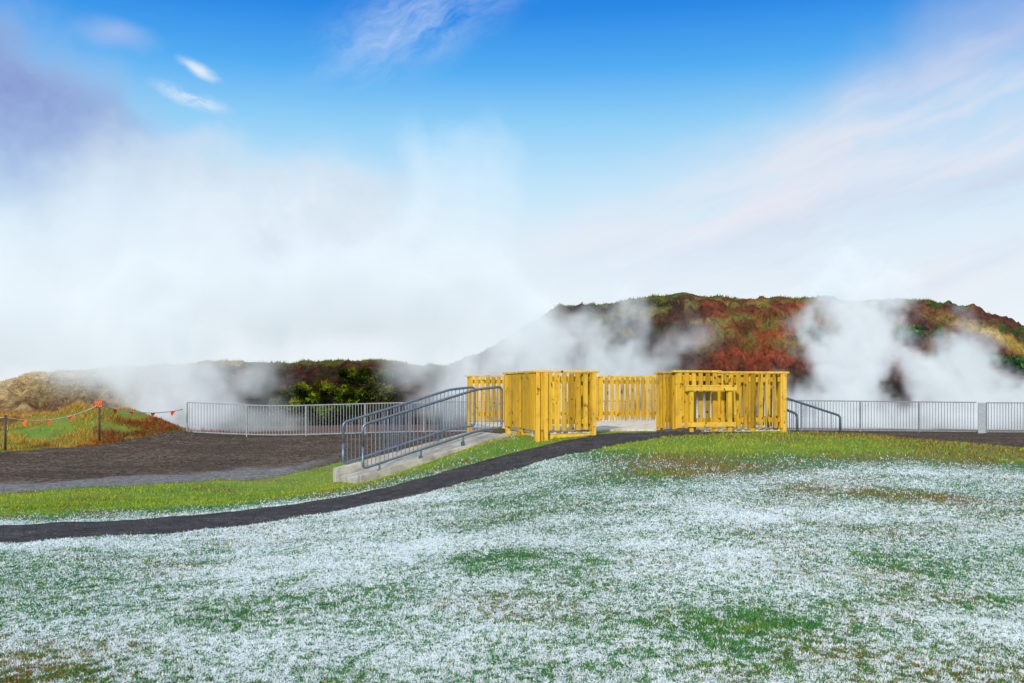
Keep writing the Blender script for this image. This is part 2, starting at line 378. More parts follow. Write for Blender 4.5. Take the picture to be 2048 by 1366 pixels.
# bank tussocks
n=120000;xx=rng.uniform(-27,-10.6,n);yy=rng.uniform(25,37.5,n)
kp=(yy>ghigh(xx)-.1);xx=xx[kp];yy=yy[kp];zz=terrain(xx,yy);n=len(xx)
cl=fbm(xx*1.1,yy*1.4,3,41);r=rng.random((n,1));k=sst(.36,.52,cl)[:,None]
hi_=sst(.1,.7,zz)[:,None]
col=np.array(lin((104,126,40)))*(1-k)+np.array(lin((204,166,76)))*k
col=col*(1-.65*hi_)+np.array(lin((212,162,76)))*.65*hi_
rs=(sst(-13.0,-12.0,xx+ (cl-.5)*2)*.9)[:,None];col=col*(1-rs)+np.array(lin((150,66,44)))*rs
rs=(sst(.58,.66,fbm(xx*.7,yy*.7,3,47))*.7)[:,None];col=col*(1-rs)+np.array(lin((134,74,52)))*rs
col*=(.55+.8*r)
o=blades('tall_grass',xx,yy,zz,rng.uniform(.03,.24,n)*np.clip(2.6*(cl-.28),.12,2),np.full(n,.024),.95,col);thing(o,'yellow and green tussock grass on a low bank','grass',kind='stuff')
# ---------------------------------------------------------------- hill
RX=np.array([-120,-60,-40,-28.8,-24.6,-20.4,-13,-7.7,-3.5,-.7,2.4,7.8,12.8,19,23.8,25.0,27.0,31,38,70,120.])
RZ=np.array([.6,1.0,1.3,1.9,2.5,2.8,3.0,3.2,2.8,4.0,5.9,6.3,6.4,6.3,6.2,5.6,4.2,2.4,1.2,.8,.5])
hx=np.unique(np.round(np.concatenate([np.arange(-120,-34,1.),np.arange(-34,36,.12),np.arange(36,120,1.)]),3))
hy=np.unique(np.round(np.concatenate([np.arange(39,58,.13),np.arange(58,130,2.)]),3))
HXg,HYg=np.meshgrid(hx,hy)
def hillz(x,y):
    R=np.interp(x,RX,RZ)
    wob=(fbm(x*.13,y*0+1,3,3)-.5)*5
    y0=43.2+wob+np.interp(x,[-60,-20,-12,0,30],[3,-1,0,0,0]);wd=np.interp(x,[-60,-26,-14,-4,4,20,30],[11,10,6.5,6,8,9,10])
    t=np.clip((y-y0)/wd,0,1)
    led=fbm(x*.35,y*.35,4,7)
    t2=np.clip(t+(led-.5)*.30*np.sin(t*np.pi),0,1)
    pr=np.clip(1-(1-t2)**1.8,0,1)*.93+.07*sst(.0,1,t2)
    ry=fbm(x*.8+y*.15,y*.3,4,17);rid=1-np.abs(ry-.5)*5
    rg=(fbm(x*2.0,y*2.0,5,21)-.5)*1.5*np.sin(np.clip(t,0,1)*np.pi)+ (fbm(x*.45,y*.45,3,23)-.5)*1.5*np.sin(t*np.pi)
    z=R*pr+rg*np.clip(R/5,.35,1)-.6*np.clip(rid,0,1)*np.sin(t*np.pi)
    z+=(fbm(x*1.3,y*.6,4,29)-.5)*.5*sst(.8,1,t)+(fbm(x*.25,y*.2,2,33)-.5)*.4*sst(.8,1,t)
    z=z-sst(60,130,y)*R*.9
    return np.where(t<=0,-.6,z-.05),t
HZ,HT=hillz(HXg,HYg)
x_=HXg.ravel();y_=HYg.ravel();z_=HZ.ravel();t_=HT.ravel()
Rr=np.interp(x_,RX,RZ)
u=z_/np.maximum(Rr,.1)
def L3(*c): return np.array(lin(c))[None,:]
nA=fbm(x_*.6,y_*.9+z_,4,50);nB=fbm(x_*2.6,y_*2.6+z_*3,5,55);nD=fbm(x_*.9+9,y_*.9+z_*1.4,5,58)
def w_(v): return np.clip(v,0,1)[:,None]
cc=L3(120,64,46)*np.ones((len(x_),1))
cc=cc*(1-w_(sst(.42,.6,nB)))+L3(76,46,38)*w_(sst(.42,.6,nB))
red=w_(sst(7.0,11,x_+nA*4-2)*sst(20,17,x_)*sst(.28,.46,nD)*sst(.25,.48,u)); cc=cc*(1-red)+(L3(166,80,52)*(.55+.9*nB[:,None]))*red
bk=w_(sst(.52,.60,nD)*sst(5,9,x_)*.8); cc=cc*(1-bk)+L3(100,62,46)*bk
dk_=w_(sst(9.5,7,x_+nA*4-2)*sst(.30,.5,nA+.15)*sst(-4,0,x_)); cc=cc*(1-dk_*.92)+L3(58,48,46)*dk_*.92
low=w_(sst(.46,.22,u+(nA-.5)*.5-.10*sst(12,8,x_))*.9*sst(-17,-14,x_)); cc=cc*(1-low)+L3(46,33,31)*low  # shadow along the hill foot painted into the colour, reaching higher at left
pur=w_(sst(18.5,20,x_)); cc=cc*(1-pur*.75)+(L3(112,66,58)*(.6+.8*nB[:,None]))*pur*.75
ol=w_(sst(.50,.62,fbm(x_*.9+4,z_*1.4+y_*.6,5,66))*sst(.40,.7,u)*.85*np.interp(x_,[-14,-2,4,8,13,14,18,20,30],[.35,.3,.5,1,.9,.55,.4,.4,.6])); cc=cc*(1-ol)+(L3(146,136,72)*(.6+.7*nB[:,None]))*ol
gr=w_(sst(.58,.66,fbm(x_*.7,y_*.7+z_*1.0,4,52))*np.interp(x_,[-14,-4,3,18,19,30],[.35,.3,.1,.3,.9,.9])); cc=cc*(1-gr)+L3(60,94,34)*gr
top=w_(sst(.90,.98,t_+ (nA-.5)*.2)*np.interp(x_,[-3,3],[.6,1])); cc=cc*(1-top)+(L3(100,106,44)*(.6+.8*nB[:,None]))*top
yg=w_(np.exp(-((x_-24.0-(4.4-z_)*1.0)/1.3)**2-((z_-4.0+(x_-24.0)*.45)/.38)**2)*2); cc=cc*(1-yg)+(L3(200,168,80)*(.6+.7*nB[:,None]))*yg
st=w_(sst(-13,-17,x_+(nA-.5)*5)); stc=L3(230,194,134)*(.7+.5*nB[:,None])
st2=w_(sst(.46,.26,u+(nB-.5)*.5)*.8); stc=stc*(1-st2)+L3(150,92,62)*st2
cc=cc*(1-st)+stc*st
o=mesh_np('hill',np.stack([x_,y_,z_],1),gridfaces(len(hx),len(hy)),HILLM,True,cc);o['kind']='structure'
def hz(x,y): return float(hillz(np.array([float(x)]),np.array([float(y)]))[0][0])
n=80000;xx=rng.uniform(-34,32,n);yy=rng.uniform(44,60,n);z,t=hillz(xx,yy);cl=fbm(xx*.8,yy*.8,3,70)
kp=(t>.82)&(cl>.45)|(xx<-16)&(t>.3)&(cl>.4);xx=xx[kp];yy=yy[kp];z=z[kp];cl=cl[kp];n=len(xx);r=rng.random((n,1))
col=L3(84,104,34)*(1-r)+L3(150,140,64)*r;sl=(xx<-13)[:,None];col=np.where(sl,L3(232,198,136)*(.65+.45*r),col)
o=blades('hill_grass',xx,yy,z,rng.uniform(.05,.20,n)*(cl*1.4),np.full(n,.06),.95,col);thing(o,'rough green and straw grass along the hilltop','grass',kind='stuff')
# shrubs
def shrub(x,y,z,r,hgt,c1,c2,n=3600):
    k=14;cen=[];
    for i in range(k):
        a=random.uniform(0,6.28);q=random.uniform(0,1.0);cen.append((math.cos(a)*q*r,math.sin(a)*q*r*.6,random.uniform(.0,.85)*hgt*(1-.5*q),random.uniform(.12,.38)*r))
    cen=np.array(cen);ci=rng.integers(0,k,n);d=rng.normal(0,1,(n,3));d/=np.linalg.norm(d,axis=1)[:,None]
    rr=cen[ci,3]*rng.uniform(.35,1.3,n)**.7
    p=cen[ci,:3]+d*rr[:,None]*np.array([1,.8,.8*hgt/r]);p[:,2]=np.maximum(p[:,2],-.2)
    sz=rng.uniform(.03,.09,n)[:,None,None]
    tri=rng.normal(0,1,(n,3,3))*sz+p[:,None,:]
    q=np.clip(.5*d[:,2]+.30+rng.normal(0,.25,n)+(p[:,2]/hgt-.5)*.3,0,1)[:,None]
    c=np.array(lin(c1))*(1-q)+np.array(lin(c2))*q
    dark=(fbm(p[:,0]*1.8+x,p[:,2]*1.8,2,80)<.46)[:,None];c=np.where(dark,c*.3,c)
    o=mesh_np('shrub',tri.reshape(-1,3),np.arange(n*3).reshape(-1,3),LEAF,False,np.repeat(c[:,None,:],3,1).reshape(-1,3))
    o.location=(x,y,z);return o
SH=[(-9.6,45.4,1.5,1.5,(44,78,18),(170,176,40)),(-8.0,46.2,1.7,1.5,(40,70,18),(160,168,36)),(-6.4,46.4,1.2,1.2,(40,56,20),(150,150,44)),(-8.8,44.6,1.3,1.0,(26,44,18),(104,124,30)),(-7.0,47.6,1.3,1.0,(40,66,20),(150,150,40)),
(13.6,47.4,1.2,.8,(26,54,20),(74,110,34)),(14.7,48.4,1.2,.7,(30,60,22),(84,118,36)),
(19.6,48.2,1.3,.8,(28,72,30),(88,136,50)),(21.2,48.4,1.1,.7,(28,72,30),(80,130,48)),(23.0,46.6,1.4,.8,(26,70,36),(76,130,60)),(24.6,46.4,1.2,.8,(26,66,36),(76,126,60)),(22.0,45.2,1.2,.6,(26,66,36),(66,112,54)),(12.0,52.5,.8,.4,(40,70,24),(110,130,40)),(8.6,52.2,.9,.4,(40,70,24),(110,130,40)),(16.5,53,.9,.35,(40,70,24),(110,130,40))]
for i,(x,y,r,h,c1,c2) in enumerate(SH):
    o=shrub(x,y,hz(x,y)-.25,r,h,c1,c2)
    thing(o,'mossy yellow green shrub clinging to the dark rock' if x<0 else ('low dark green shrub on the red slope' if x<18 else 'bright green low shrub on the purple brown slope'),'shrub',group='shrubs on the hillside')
# ---------------------------------------------------------------- rocks
import bmesh
def rock(name,loc,s,mat,seed):
    bm=bmesh.new();bmesh.ops.create_icosphere(bm,subdivisions=3,radius=1)
    for v in bm.verts:
        c=v.co;k=1+.35*(fbm(np.array([c.x*1.7+seed]),np.array([c.y*1.7+c.z*1.3]),3,seed)[0]-.5)*2;v.co=Vector((c.x*s[0],c.y*s[1],c.z*s[2]))*k
    me=bpy.data.meshes.new(name);bm.to_mesh(me);bm.free();me.materials.append(mat);o=link(bpy.data.objects.new(name,me));o.location=loc;return o
ROCKM=plain('dark_rock',(84,72,64),.9)
# ---------------------------------------------------------------- wooden platform
ex=Vector((.966,.259,0));ey=Vector((-.259,.966,0));O=Vector((.49,18.8,0))
def W(a,b,z=0): return O+ex*a+ey*b+Vector((0,0,z))
ZT=1.97;ZF=.80
plat=empty('wooden_viewing_platform',W(2.6,3,.6),'yellow timber viewing platform with slatted railings above the hot spring','platform')
def panel(P0,P1,outn,zb=.84,zt=ZT,mat=WOOD,posts=(0,1),postz=None,sw=.095,gap=.044,label=None,cap=True):
    P0=Vector(P0);P1=Vector(P1);d=(P1-P0);Ln=d.length;d.normalize();outn=Vector(outn).normalized()
    mb=MB()
    cnt=max(1,int((Ln-.02)//(sw+gap)));pitch=(Ln-.0)/cnt
    for i in range(cnt):
        c=P0+d*(pitch*(i+.5)+random.uniform(-.005,.005))+outn*.062
        a=zb+random.uniform(-.012,.012);b_=zt-.045-random.uniform(0,.008)
        mb.box((c.x,c.y,(a+b_)/2),(sw*random.uniform(.96,1.03),.024,b_-a),d,tilt=random.uniform(-.005,.005))
    sl=mb.make('slat_railing',mat,.003);
    if label: sl['label']=label
    par(sl,plat)
    def sub(mb,nm,m=WOOD):
        q=mb.make(nm,m,.004);q.parent=sl;q.matrix_parent_inverse=Matrix.Identity(4);return q
    for zz_ in (zb+.16,zt-.16):
        mb=MB();mb.box(((P0+P1)/2).to_tuple()[:2]+(zz_,),(Ln-.1,.045,.095),d);sub(mb,'stringer')
    if cap:
        mb=MB();c=(P0+P1)/2+outn*.02;mb.box((c.x,c.y,zt-.02),(Ln+.12,.145,.042),d);sub(mb,'top_rail',WOODC)
    for i,pf in enumerate(posts):
        p=P0+d*(.05+(Ln-.10)*pf);zb2=tz(p.x,p.y)-.05 if postz is None else postz
        mb=MB();mb.box((p.x,p.y,(zb2+zt-.043)/2),(.095,.095,zt-.043-zb2),d);sub(mb,'post')
    return sl
F=-ey
panel(W(0,0),W(1.14,0),F)
panel(W(0.02,2.35),W(0.02,.06),-ex,posts=(0,.5,1))
panel(W(1.12,.08),W(1.12,1.0),ex,posts=(1,))
panel(W(-.02,6.05),W(5.25,6.05),F,zb=.84,posts=(0,.33,.66,1))
panel(W(2.84,.88),W(2.84,.08),-ex,posts=(0,1))
panel(W(2.80,0),W(3.70,0),F,posts=(0,1),zt=ZT+.015)
panel(W(3.74,.0),W(5.2,0),F,mat=WOODB,posts=(.5,1),sw=.1,gap=.055,label='slatted railing with dark stained boards')
panel(W(5.2,.1),W(5.2,3.0),ex,posts=(0,.5,1),gap=.06)
panel(W(5.2,4.6),W(5.2,6.0),ex,posts=(0,1))
for (a_,b_) in ((-.03,-.04),(.13,-.04),(1.09,-.04),(5.15,-.04)):
    p=W(a_,b_-.055);zb=tz(p.x,p.y)-.05;mb=MB();mb.box((p.x,p.y,(zb+ZT-.045)/2),(.075,.04,ZT-.045-zb),ex);par(mb.make('corner_post',WOODC,.004),plat)
# floor
def floor_mat():
    m,nt,bs,_=newmat('frosted_deck');p=pos(nt);n1=noise(nt,6,4,.7,p);n2=noise(nt,1,4,.6,mapv(nt,p,(3,40,1)))
    col=mix(nt,mr(nt,n2,.4,.6),lin4((196,170,120)),lin4((150,126,86)));col=mix(nt,mr(nt,n1,.36,.55,0,.9),col,lin4((220,216,206)))
    nt.links.new(col,bs.inputs['Base Color']);bs.inputs['Roughness'].default_value=.8;return m
FLM=floor_mat()
mb=MB()
for i in range(36):
    b=1.05+i*.145
    if b>6: break
    mb.box(W(2.6,b,ZF-.016),(5.15,.138,.032),ex)
for i in range(7):
    b=.09+i*.145
    if b>1.0:break
    mb.box(W(.58,b,ZF-.016),(1.1,.138,.032),ex);mb.box(W(4.0,b,ZF-.016),(2.35,.138,.032),ex)
fl=mb.make('floor',FLM,.003);par(fl,plat)
for (c,sz,ax,mt_) in ((W(1.95,.95,ZF-.05),(1.7,.045,.09),ex,FLM),(W(.57,.03,ZF-.10),(1.0,.045,.12),ex,WOODC),(W(3.9,.03,ZF-.1),(2.3,.045,.12),ex,WOODC),(W(.07,1.2,ZF-.1),(2.2,.045,.12),ey,WOODC)):
    mb=MB();mb.box(c,sz,ax);par(mb.make('edge_beam',mt_,.004),plat)
for a in (.6,2.6,4.6):
    mb=MB();mb.box(W(a,3.4,ZF-.14),(5,.06,.16),ey);par(mb.make('joist',WOODC,.004),plat)
def PZ(p): return tz(p.x,p.y)
mb=MB();fr0=-.34
for a in (2.98,3.80):
    p=W(a,fr0);zb=PZ(p)-.04;mb.box((p.x,p.y,(zb+1.64)/2),(.085,.085,1.64-zb),ex)
p=W(3.39,fr0+.0);mb.box((p.x,p.y,1.63),(.74,.04,.06),ex)
gt=mb.make('barrier_frame',WOOD,.004);gt['label']='open timber frame standing against the slatted railing';par(gt,plat)
for (b_,z_0,sz) in ((fr0-.06,1.625,(1.08,.03,.08)),(fr0-.01,1.682,(1.10,.12,.03)),(fr0-.06,.93,(1.04,.03,.09))):
    mb=MB();p=W(3.39,b_);mb.box((p.x,p.y,z_0),sz,ex)
    q=mb.make('rail',WOODC,.004);q.parent=gt;q.matrix_parent_inverse=Matrix.Identity(4)
for (a,b) in ((.14,.6),(.6,.25),(1.0,.35),(.1,1.9),(3.2,.2),(4.4,.25)):
    p=W(a,b);z=PZ(p);mb=MB();mb.box((p.x,p.y,(z-.05+ZF-.165)/2 if z<ZF-.2 else z),(.22,.2,max(.12,ZF-.165-z+.05)),ex)
    q=mb.make('foundation_block',CONC,.01);par(q,plat)
# ---------------------------------------------------------------- ramps
def smooth_pts(pts,r=.09,k=5):
    pts=[Vector(p) for p in pts];out=[pts[0]]
    for i in range(1,len(pts)-1):
        a,b,c=pts[i-1],pts[i],pts[i+1];r1=min(r,(b-a).length*.45,(c-b).length*.45)
        s=b+(a-b).normalized()*r1;e=b+(c-b).normalized()*r1
        for j in range(k+1):
            t=j/k;out.append(s*(1-t)**2+b*2*t*(1-t)+e*t*t)
    out.append(pts[-1]);return out
def handrail(parent,P0,P1,P2,nb,hgt=.87,rad=.027,mid=True,foot=.10):
    P0=Vector(P0);P1=Vector(P1);P2=Vector(P2);up=Vector((0,0,hgt))
    mb=MB()
    loop=[P0+up*.5,P0+up,P1+up,P2+up,P2,P1,P0,P0+up*.5]
    mb.tube(smooth_pts(loop,.09),rad,8)
    rail=mb.make('handrail',RAILM,smooth=True);par(rail,parent)
    mb=MB()
    for i in range(1,nb):
        t=i/nb;tot=(P1-P0).length+(P2-P1).length;s=t*tot;l1=(P1-P0).length
        p=P0.lerp(P1,s/l1) if s<l1 else P1.lerp(P2,(s-l1)/max(1e-3,(P2-P1).length))
        mb.tube([p+Vector((0,0,.01)),p+up-Vector((0,0,.01))],.008,5,False)
    q=mb.make('balusters',RAILM);q.parent=rail;q.matrix_parent_inverse=Matrix.Identity(4)
    for t in (.14,.5,.88):
        mb=MB()
        p=P0.lerp(P1,t);mb.tube([p,p-Vector((0,0,foot+.06))],.020,8);mb.box((p.x,p.y-.088,p.z-foot-.06),(.08,.012,.09),(P1-P0).to_2d().to_3d())
        q=mb.make('bracket',RAILM);q.parent=rail;q.matrix_parent_inverse=Matrix.Identity(4)
    return rail
ramp=empty('access_ramp',(-3.3,20.2,-.35),'concrete access ramp with galvanised tube handrails climbing to the platform','ramp')
R0=Vector((-2.95,19.7,.04));R1=Vector((-.75,20.75,.74));R2=Vector((-.22,21.0,.80));off=Vector((-.62,1.35,0))
handrail(ramp,R0,R1,R2,34);handrail(ramp,R0+off,R1+off,R2+off,34)
def curb(A,B,top0,top1,th,h0,h1,name='side_wall'):
    A=Vector(A);B=Vector(B);d=(B-A).normalized();s=Vector((-d.y,d.x,0))*th/2
    v=[];
    for P,tp,bt in ((A,top0,h0),(B,top1,h1)):
        for q in (-1,1):
            v.append(tuple((P+s*q).to_2d())+(bt,));v.append(tuple((P+s*q).to_2d())+(tp,))
    mb=MB();mb.v=v;mb.f=[(0,1,3,2),(4,6,7,5),(0,4,5,1),(2,3,7,6),(1,5,7,3),(0,2,6,4)]
    q=mb.make(name,CONC,.012);par(q,ramp);return q
o2=off.to_2d().to_3d()
dirr=(R2-R0).to_2d().to_3d().normalized()
a=R0.to_2d().to_3d()-dirr*.08;b=R2.to_2d().to_3d()+dirr*.15
curb(a,b,-.08,.70,.18,-.6,.2)
curb(a+o2-dirr*.12,b+o2,-.05,.72,.18,-.6,.2)
mbr=MB();w1=a+o2*.08;w2=a+o2*.92;w3=b+o2*.92;w4=b+o2*.08
mbr.v=[(w1.x,w1.y,-.20),(w2.x,w2.y,-.20),(w3.x,w3.y,.66),(w4.x,w4.y,.66),(w1.x,w1.y,-.55),(w2.x,w2.y,-.55),(w3.x,w3.y,.3),(w4.x,w4.y,.3)]
mbr.f=[(0,3,2,1),(0,1,5,4),(1,2,6,5),(2,3,7,6),(3,0,4,7)]
par(mbr.make('ramp_surface',CONC),ramp)
for i in range(3):
    p=a.lerp(b,.26+.24*i)-Vector((-dirr.y,dirr.x,0))*.13;z=-.08+.78*(.26+.24*i)-.19
    mb=MB();mb.box((p.x,p.y,z-.17),(.62,.08,.34),dirr);par(mb.make('footing',CONC,.012),ramp)
ramp2=empty('access_ramp',(6.8,22.6,.1),'far access ramp with grey tube handrails descending from the platform','ramp')
handrail(ramp2,(7.78,23.6,.12),(6.2,22.9,.58),(6.0,22.8,.66),15)
handrail(ramp2,(6.06,21.15,.22),(5.72,21.0,.34),(5.6,20.95,.38),5)
mb=MB();mb.box((6.75,22.6,.25),(2.0,1.1,.12),(.93,.36,-.28));par(mb.make('ramp_surface',CONC,.01),ramp2)
# ---------------------------------------------------------------- steel fences
def fence(pts,label,post_every=2.0,h=1.08):
    base=Vector((pts[0][0],pts[0][1],tz(*pts[0])))
    e=empty('steel_fence',base,label,'fence')
    P=[Vector((p[0],p[1],0)) for p in pts];cum=[0]
    for i in range(1,len(P)):cum.append(cum[-1]+(P[i]-P[i-1]).length)
    T=cum[-1]
    sm=np.linspace(0,T,int(T/.5)+2);px=np.interp(sm,cum,[p.x for p in P]);py=np.interp(sm,cum,[p.y for p in P]);pz=terrain(px,py)
    k=np.ones(9)/9;pz=np.convolve(np.pad(pz,4,mode='edge'),k,'valid')
    def at(s): return Vector((np.interp(s,sm,px),np.interp(s,sm,py),np.interp(s,sm,pz)))
    def strip(nm,zo,wd,ht):
        v=[];f=[]
        for i in range(len(sm)):
            A=at(sm[i])
            for (q,r) in ((-1,-1),(1,-1),(1,1),(-1,1)): v.append((A.x,A.y+q*wd/2,A.z+zo+r*ht/2))
        for i in range(len(sm)-1):
            for k_ in range(4): f.append((i*4+k_,i*4+(k_+1)%4,i*4+4+(k_+1)%4,i*4+4+k_))
        f.append((0,3,2,1));e4=(len(sm)-1)*4;f.append((e4,e4+1,e4+2,e4+3))
        m_=MB();m_.v=v;m_.f=f;par(m_.make(nm,GALV),e)
    strip('top_rail',h,.05,.035);strip('bottom_rail',.09,.04,.035)
    mb=MB();s=.07
    while s<T:
        p=at(s);mb.box((p.x,p.y,p.z+h/2+.04),(.016,.016,h-.08),(1,0,0));s+=.10
    par(mb.make('balusters',GALV),e)
    s=0
    while s<=T+.01:
        p=at(min(s,T));mb=MB();mb.box((p.x,p.y,p.z+h/2-.06),(.035,.05,h+.08),(1,0,0));par(mb.make('post',GALV),e);s+=post_every
    return e
fence([(-11,33.7),(-3.5,34),(1.5,34.1)],'long galvanised steel fence with thin vertical bars beside gravel')
fence([(1.9,34.1),(9.8,34),(15.85,34)],'galvanised steel bar fence in front of dense steam')
fence([(16.2,34.0),(22,34.1),(28,34.3)],'galvanised steel bar fence beside a pale gate panel')
zz0=tz(16.02,34);mb=MB();mb.box((16.03,33.97,zz0+.54),(.26,.05,1.08));
o=mb.make('gate_panel',metal_mat('pale_panel',(175,180,186),.5,.2),.008);thing(o,'narrow pale steel panel between two fence runs','panel')
# ---------------------------------------------------------------- rope barrier
rb=empty('rope_barrier',(-13,30.4,-.05),'white rope barrier with orange pennants strung between dark posts','barrier')
ORG=plain('orange_pennant',(250,104,24));ROPE=plain('pale_rope',(196,190,176));PST=plain('dark_post',(70,60,56));REDS=plain('red_sign',(186,50,28));YEL=plain('yellow_letters',(244,200,50))
posts=[Vector((-22.5,27.5,.62)),Vector((-14.2,27.9,.84)),Vector((-12.6,30.4,1.15)),Vector((-11.05,33.4,.95))]
for p in posts[:3]:
    zb=tz(p.x,p.y);mb=MB();mb.tube([(p.x,p.y,zb-.1),(p.x,p.y,p.z+.06)],.032,8);par(mb.make('post',PST,smooth=True),rb)
allp=[]
for a,b,sg in ((posts[0],posts[1],.3),(posts[1],posts[2],.32),(posts[2],posts[3],.22)):
    mb=MB();pts=[]
    for i in range(17):
        t=i/16;p=a.lerp(b,t);p.z-=sg*4*t*(1-t)*.8;pts.append(p)
    mb.tube(pts,.016,6);allp.append(pts);par(mb.make('rope',ROPE,smooth=True),rb)
for s,idx in ((0,(4,8,12,15)),(1,(3,7,11,)),(2,(3,6,10,14))):
    for j in idx:
        p=allp[s][j];q=allp[s][min(j+1,16)];d=(q-p);d.z=0;d.normalize();tw=random.uniform(-.5,.5)-.5*(s>0);d=Matrix.Rotation(tw,3,'Z')@d
        m2=MB();m2.v=[tuple(p-d*.09),tuple(p+d*.09),tuple(p+Vector((random.uniform(-.06,.06),-.03,-.18)))];m2.f=[(0,1,2)]
        par(m2.make('pennant',ORG),rb)
p=posts[2];sg=MB();sg.box((p.x,p.y-.05,p.z+.02),(.25,.015,.22));si=sg.make('warning_sign',REDS,.004);thing(si,'small red warning sign with yellow lettering on a post','sign')
for r_,n_ in ((.065,4),(.0,3),(-.06,4)):
    for i in range(n_):
        m2=MB();m2.box((p.x-.08+i*.16/(n_-1),p.y-.062,p.z+.02+r_),(.022,.004,.028))
        q=m2.make('letter',YEL);q.parent=si;q.matrix_parent_inverse=Matrix.Identity(4)
for i,(x,y,s) in enumerate(((3.05,19.2,.10),(3.3,19.28,.13),(3.55,19.3,.08),(2.9,19.35,.07))):
    o=rock('stone',(x,y,tz(x,y)+.02),(s*1.4,s,s*.6),ROCKM,i+3);thing(o,'small dark stone lying at the foot of the timber railing','stone',group='stones by the platform')
# ---------------------------------------------------------------- steam (voxel volumes built with geometry nodes)
def steam_mat(name,emis):
    m=bpy.data.materials.new(name);m.use_nodes=True;nt=m.node_tree;nt.nodes.clear();out=nt.nodes.new('ShaderNodeOutputMaterial')
    at=N(nt,'ShaderNodeAttribute',attribute_name='density');d=at.outputs['Fac']
    sc=N(nt,'ShaderNodeVolumeScatter');sc.inputs['Color'].default_value=(1,1,1,1);nt.links.new(d,sc.inputs['Density'])
    em=N(nt,'ShaderNodeEmission');em.inputs['Color'].default_value=(.80,.92,1,1);nt.links.new(mth(nt,'MULTIPLY',d,emis),em.inputs['Strength'])  # faint glow stands in for light scattered repeatedly inside the steam
    s=N(nt,'ShaderNodeAddShader');nt.links.new(sc.outputs[0],s.inputs[0]);nt.links.new(em.outputs[0],s.inputs[1]);nt.links.new(s.outputs[0],out.inputs['Volume'])
    m.cycles.volume_step_rate=2.0
    return m
STM=steam_mat('steam',.38)
def steam_vol(name,mn,mx,vox,ells,label,seed,warp=1.0):
    ng=bpy.data.node_groups.new(name+'_nodes','GeometryNodeTree')
    ng.interface.new_socket('Geometry',in_out='OUTPUT',socket_type='NodeSocketGeometry')
    ng.interface.new_socket('Geometry',in_out='INPUT',socket_type='NodeSocketGeometry')
    out=N(ng,'NodeGroupOutput');vc=N(ng,'GeometryNodeVolumeCube');sm=N(ng,'GeometryNodeSetMaterial')
    sm.inputs['Material'].default_value=STM
    p=N(ng,'GeometryNodeInputPosition').outputs[0]
    wn=N(ng,'ShaderNodeTexNoise');wn.inputs['Scale'].default_value=.24;wn.inputs['Detail'].default_value=4;wn.inputs['Roughness'].default_value=.6;ng.links.new(p,wn.inputs['Vector'])
    wa=N(ng,'ShaderNodeVectorMath',operation='MULTIPLY_ADD');ng.links.new(wn.outputs['Color'],wa.inputs[0]);wa.inputs[1].default_value=(4.5,3.4,4.5);ng.links.new(p,wa.inputs[2])
    mp=N(ng,'ShaderNodeVectorMath',operation='MULTIPLY_ADD');ng.links.new(wa.outputs[0],mp.inputs[0]);mp.inputs[1].default_value=(1.15,1,.8);mp.inputs[2].default_value=(seed,seed*.7,-1.7)
    nf=noise(ng,.5,6,.66,mp.outputs[0]);nb=noise(ng,.26,6,.64,mp.outputs[0])
    tot=None
    pw=N(ng,'ShaderNodeVectorMath',operation='MULTIPLY_ADD');ng.links.new(wn.outputs['Color'],pw.inputs[0]);pw.inputs[1].default_value=(6.0*warp,1.5*warp,5.0*warp);ng.links.new(p,pw.inputs[2])
    for (c,r,dn,big,lo,hi) in ells:
        s=N(ng,'ShaderNodeVectorMath',operation='SUBTRACT');ng.links.new(pw.outputs[0],s.inputs[0]);s.inputs[1].default_value=(c[0]+3.0*warp,c[1]+.75*warp,c[2]+2.5*warp)
        dv=N(ng,'ShaderNodeVectorMath',operation='DIVIDE');ng.links.new(s.outputs[0],dv.inputs[0]);dv.inputs[1].default_value=r
        ln=N(ng,'ShaderNodeVectorMath',operation='LENGTH');ng.links.new(dv.outputs[0],ln.inputs[0])
        fall=mr(ng,ln.outputs['Value'],.0,1.0,1,0,True)
        v=mth(ng,'ADD',nb if big else nf,mth(ng,'MULTIPLY',mth(ng,'SUBTRACT',fall,.5),.3))
        d=mth(ng,'MULTIPLY',mth(ng,'MULTIPLY',mr(ng,v,lo,hi,0,1,True),mr(ng,fall,0,.5,0,1,True)),dn)
        tot=d if tot is None else mth(ng,'ADD',tot,d)
    ng.links.new(tot,vc.inputs['Density'])
    vc.inputs['Min'].default_value=mn;vc.inputs['Max'].default_value=mx
    for ax,k in zip('XYZ',range(3)): vc.inputs['Resolution '+ax].default_value=max(8,int((mx[k]-mn[k])/vox))
    ng.links.new(vc.outputs[0],sm.inputs['Geometry']);ng.links.new(sm.outputs[0],out.inputs[0])
    vol=bpy.data.volumes.new(name);vol.materials.append(STM)
    o=link(bpy.data.objects.new(name,vol));md=o.modifiers.new('steam','NODES');md.node_group=ng
    thing(o,label,'steam',kind='stuff');return o
